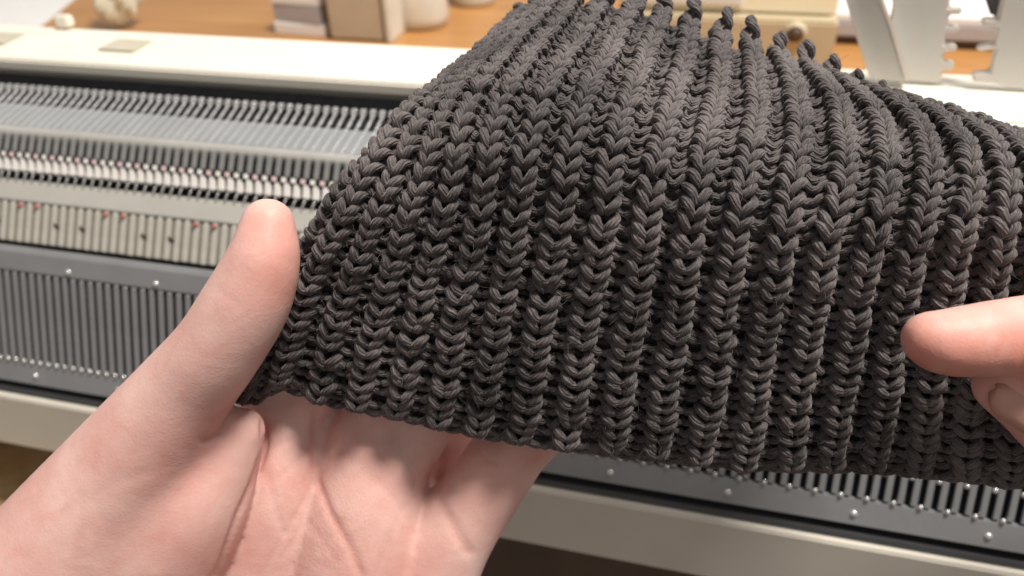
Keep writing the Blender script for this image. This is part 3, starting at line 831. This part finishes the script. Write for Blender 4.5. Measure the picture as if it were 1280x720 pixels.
flush_l = [(352, 345, 42, .5), (345, 285, 32, .42), (300, 330, 25, .12), (280, 690, 60, .22), (620, 575, 55, .35), (545, 590, 25, .4), (280, 520, 30, .3), (500, 690, 70, .15), (230, 620, 70, .10)]
hb = cam2w(uvz(300, 600, 205))
finish_hand('left_hand_mesh', V, Q, creases_l, flush_l, [(470, 640, 45, .8), (230, 640, 60, .8), (505, 585, 20, .8)], hb,
            'open palm-up hand with its thumb raised at the left edge of the dark swatch')

right = [
 (3.0, [
  [(1163, 424, 160, 5.7), (1185, 428, 160, 6.8), (1235, 424, 161, 7.7), (1310, 417, 163, 8.6), (1400, 405, 166, 9.3), (1500, 395, 170, 10.5), (1640, 420, 180, 13)],
  [(1252, 482, 172, 6.0), (1290, 505, 172, 7.4), (1340, 538, 173, 9), (1430, 560, 176, 10.5), (1560, 530, 182, 13)],
  [(1420, 470, 188, 8.0), (1400, 430, 196, 8.6), (1470, 400, 196, 9.4), (1600, 420, 190, 12)],
  [(1460, 500, 196, 7.8), (1440, 460, 204, 8.3), (1510, 430, 206, 9), (1630, 450, 196, 12)],
  [(1500, 530, 202, 7.0), (1480, 490, 210, 7.4), (1550, 465, 212, 8), (1650, 480, 202, 11)],
  [(1560, 450, 184, 14), (1680, 500, 194, 18), (1860, 640, 206, 22), (2000, 760, 212, 24)],
 ]),
]
V, Q = build_hand(right, 1.0, [0])
hb2 = cam2w(uvz(1300, 430, 165))
rh = finish_hand('right_hand_mesh', V, Q, [([(1278, 372), (1284, 420), (1280, 470)], 5, .4)], [(1150, 445, 45, .75), (1205, 455, 55, .7), (1280, 445, 50, .85), (1340, 440, 60, .5), (1290, 520, 40, .25)], [], hb2,
                 'pointing hand with its fingertip touching the right part of the dark swatch')
# thumbnail of the pointing hand
nm = MB(); pts = []
for iu in range(7):
    for iv in range(9):
        a = (iu / 6 - .5) * 2; b = iv / 8
        wv = math.sqrt(max(0, 1 - (max(0, .35 - b) / .35) ** 2)) if b < .35 else 1
        c = uvz(1246, 486, 166.3) * (1 - b) + uvz(1308, 524, 164.6) * b
        sd_ = _n(uvz(1270, 470, 168) - uvz(1250, 505, 168))
        pts.append(cam2w(c + sd_ * a * 4.6 * max(wv, .25) + np.array([0, 0, 1.0]) * (a * a * 2.1)) - hb2)
fs = [(i * 9 + k2, (i + 1) * 9 + k2, (i + 1) * 9 + k2 + 1, i * 9 + k2 + 1) for i in range(6) for k2 in range(8)]
nail = put('fingernail', nm.add(pts, fs).mesh('fingernail', M['nail'], smooth=True), rh, hb2)
sl = nail.modifiers.new('thick', 'SOLIDIFY'); sl.thickness = 0.0005

# ------------------------------------------------------------------ things on the machine cover (right)
def holder_slab(px, Y, th):
    return [on_y(u, v, Y) for u, v in px], np.array([0, th, 0])
HY = 352.0
h1 = thing('needle_holder', on_y(1140, 104, HY), 'upright cream plastic comb piece with a slanting ridge, teeth on its right edge', 'plastic holder', 'plastic comb pieces standing on the machine cover')
hbse = base_of(h1)
def hpart(name, px, Y, th, m, bev=.6):
    P, vec = holder_slab(px, Y, th)
    put(name, MB().slab([p - hbse for p in P], vec).mesh(name, m, bev), cur, hbse)
cur = h1
hpart('plate', [(1117, 10), (1112, -70), (1196, -70), (1188, 0), (1187, 10), (1203, 10), (1203, 18), (1186, 19), (1185, 33), (1200, 33), (1199, 41), (1183, 42), (1181, 56), (1197, 57), (1196, 64), (1180, 66), (1179, 77), (1193, 78), (1192, 88), (1178, 89), (1176, 104.5), (1132, 101), (1112, 32)], HY + 4, 4.0, M['holder'])
hpart('side_leaf', [(1046, -40), (1088, -40), (1100, 0), (1114, 40), (1132, 103), (1088, 100), (1072, 52)], HY, 3.5, M['holder'])
hpart('ridge', [(1088, -40), (1094, -40), (1105, 0), (1119, 40), (1137, 103.5), (1131, 103), (1113, 40), (1098, 0)], HY - 2.2, 6.5, M['holder'], .8)
h2 = thing('needle_holder', on_y(1255, 110, HY), 'upright cream plastic comb piece with stubby teeth on its left edge and a grey peg', 'plastic holder', 'plastic comb pieces standing on the machine cover')
hbse = base_of(h2); cur = h2
hpart('plate', [(1254, -70), (1330, -70), (1322, 0), (1318, 112), (1262, 109.5), (1240, 104), (1216, 102.5), (1217, 92), (1238, 91), (1243, 70), (1246, 62), (1222, 65), (1223, 59), (1243, 56), (1247, 37), (1228, 33), (1230, 24), (1248, 25), (1254, 0)], HY + 2, 4.5, M['holder'])
hpart('peg', [(1232, -40), (1256, -40), (1253, 0), (1250, 22), (1240, 22), (1233, 0)], HY + 8, 4.0, M['greyplastic'], 1.0)

# ------------------------------------------------------------------ clutter on the table behind
ps = put('paper_sheet', MB().slab([on_z(u, v, TZ) - on_z(40, 20, TZ) for u, v in ((-160, 60), (30, 50), (60, 27), (92, 0), (170, -75), (-160, -60))], (0, 0, 1.0)).mesh('paper_sheet', M['white'], 0), None, on_z(40, 20, TZ))
tag(ps, 'pale white sheet lying on the table beyond the far left end of the machine', 'sheet')

# crumpled plastic bag
bc = on_z(152, 34, TZ)
bm_ = MB(); nn, mm_ = 40, 18
prof = [(26 * math.sin(min(1, h * 2.2) * math.pi / 2) * (1 - .55 * h), h * 62) for h in np.linspace(0, 1, mm_)]
vs = []; fs = []
for i in range(nn):
    a = 2 * math.pi * i / nn
    for q, (r_, hz) in enumerate(prof):
        w = 1 + .13 * math.sin(5 * a + q * .6) + .09 * math.sin(9 * a - q * 1.1) + .06 * math.sin(3 * a + q)
        vs.append((r_ * w * math.cos(a) + .15 * hz, r_ * w * math.sin(a), hz + 2 * math.sin(4 * a + q)))
for i in range(nn):
    for q in range(mm_ - 1):
        fs.append((i * mm_ + q, ((i + 1) % nn) * mm_ + q, ((i + 1) % nn) * mm_ + q + 1, i * mm_ + q + 1))
bagme = bm_.add(vs, fs).mesh('plastic_bag', M['film'])
bag = put('plastic_bag', bagme, None, bc)
tag(bag, 'small crumpled translucent plastic bag standing on the orange table', 'bag')

def tbox(name, u0, u1, vb, w, d, h, m, label, cat, rot=0.0, dz=0.0, group=None, bev=1.2):
    c = on_z((u0 + u1) / 2, vb, TZ)
    o = put(name, MB().box((0, d / 2, h / 2), (w, d, h)).mesh(name, m, bev), None, (c[0], c[1], TZ + dz))
    o.rotation_euler = (0, 0, rot)
    return tag(o, label, cat, group)
tbox('card_box', 340, 410, 45, 52, 70, 11, M['white'], 'thin white box under another one, left of the beige case', 'box', -.08)
tbox('card_box', 341, 408, 44.5, 49, 66, 15, M['lav'], 'grey-sided box lying on the thin white box, left of the beige case', 'box', -.14, 11.2)
tbox('card_box', 341, 408, 44.5, 50, 60, 8, M['white'], 'white lid-like box on top of the grey-sided box', 'box', -.10, 26.4)
cs = thing('plastic_case', on_z(450, 50, TZ), 'upright beige plastic case with a pale right edge behind the machine cover', 'case')
cb = base_of(cs)
put('case_body', MB().box((0, 22, 45), (54, 44, 90)).mesh('case_body', M['case'], 3), cs, cb + np.array([0, -4, 0]))
put('case_edge', MB().box((0, 20, 45), (4.5, 42, 90)).mesh('case_edge', M['rollm'], 1), cs, cb + np.array([29.4, -5, 0]))
rc = on_z(527, 30, TZ)
ro = put('yarn_cone', MB().lathe([(0, 0), (21, 0), (24.5, 3), (25.5, 10), (23, 90), (0, 92)], n=40).mesh('yarn_cone', M['rollm'], 0, True), None, rc)
tag(ro, 'cream cone of yarn standing on the orange table right of the beige case', 'yarn cone')
rc = on_z(592, 3, TZ)
ro = put('yarn_cone', MB().lathe([(0, 0), (20, 0), (22, 3), (22, 5), (21, 60), (0, 62)], n=40).mesh('yarn_cone', M['case'], 0, True), None, rc)
tag(ro, 'darker tan cone of yarn at the top edge, farther back than the cream cone', 'yarn cone')

# cream carriage case behind the swatch
cc = thing('carriage', on_z(912, 112, TZ), 'cream and tan plastic knitting carriage with a dark round knob, behind the loops', 'carriage')
ob = base_of(cc)
put('lower_body', MB().box((0, 25, 26), (150, 60, 52)).mesh('lower_body', M['cartan'], 2), cc, ob + np.array([-10, 0, 0]))
put('upper_body', MB().box((0, 30, 30), (148, 60, 62)).mesh('upper_body', M['carcream'], 3), cc, ob + np.array([-10, 8, 52.3]))
put('trim_bar', MB().box((0, 0, 0), (78, 8, 5)).mesh('trim_bar', M['cartan'], 1), cc, ob + np.array([-36, 5, 75]))
put('window_bar', MB().box((0, 0, 0), (76, 4, 12)).mesh('window_bar', M['white'], 1), cc, ob + np.array([-36, 6, 64]))
kn = put('knob_ring', MB().lathe([(0, 0), (8, 0), (8, 3), (5.5, 4), (5.5, 4.2)], n=28, axis='Y').mesh('knob_ring', M['cartan'], 0, True), cc, ob + np.array([38, -4, 44]))
k2 = put('knob', MB().lathe([(0, 7), (3, 6.6), (4.6, 5), (4.8, 0)], n=24, axis='Y').mesh('knob', M['brown'], 0, True), cc, ob + np.array([38, -5.5, 44]))

wb = thing('paper_stack', on_z(1160, 62, TZ), 'bright white stack of paper with its shaded front and the shadow below built as darker slabs at the far right', 'paper stack')
wbb = base_of(wb)
put('shadow_slab', MB().box((0, 150, 3.5), (252, 300, 7)).mesh('shadow_slab', M['brown'], 1), wb, wbb + np.array([44, 5, 0]))  # dark slab standing in for the shadow under the white stack
put('shaded_sheets', MB().box((0, 150, 6), (256, 304, 12)).mesh('shaded_sheets', M['lav'], 1), wb, wbb + np.array([44, 3, 7.2]))  # shaded front of the white stack, put into the colour as grey
put('white_sheets', MB().box((0, 150, 2.5), (256, 302, 5)).mesh('white_sheets', M['white'], .6), wb, wbb + np.array([44, 4, 19.4]))

# tan cushion below the machine, bottom left
cu = ray(20, 640); cu = cu * (440 / (EX * cu[0] + EY * cu[1] + EZ * cu[2])[2])
cm = bmesh.new(); bmesh.ops.create_uvsphere(cm, u_segments=64, v_segments=32, radius=1)
for vtx in cm.verts:
    p = vtx.co.copy()
    q = Vector([math.copysign(abs(c) ** .7, c) for c in p])
    vtx.co = Vector((q.x * .13, q.y * .10, q.z * .05 + .004 * math.sin(p.x * 9) * math.cos(p.y * 7)))
cme = bpy.data.meshes.new('cushion'); cm.to_mesh(cme); cm.free(); cme.materials.append(M['cushion'])
cme.polygons.foreach_set('use_smooth', [True] * len(cme.polygons))
co = put('cushion', cme, None, cu + np.array([-40, -30, -45]))
tag(co, 'tan mottled cloth cushion below the front panel, bottom left behind the hand', 'cushion')

for o in bpy.data.objects:
    if '_b' in o: del o['_b']
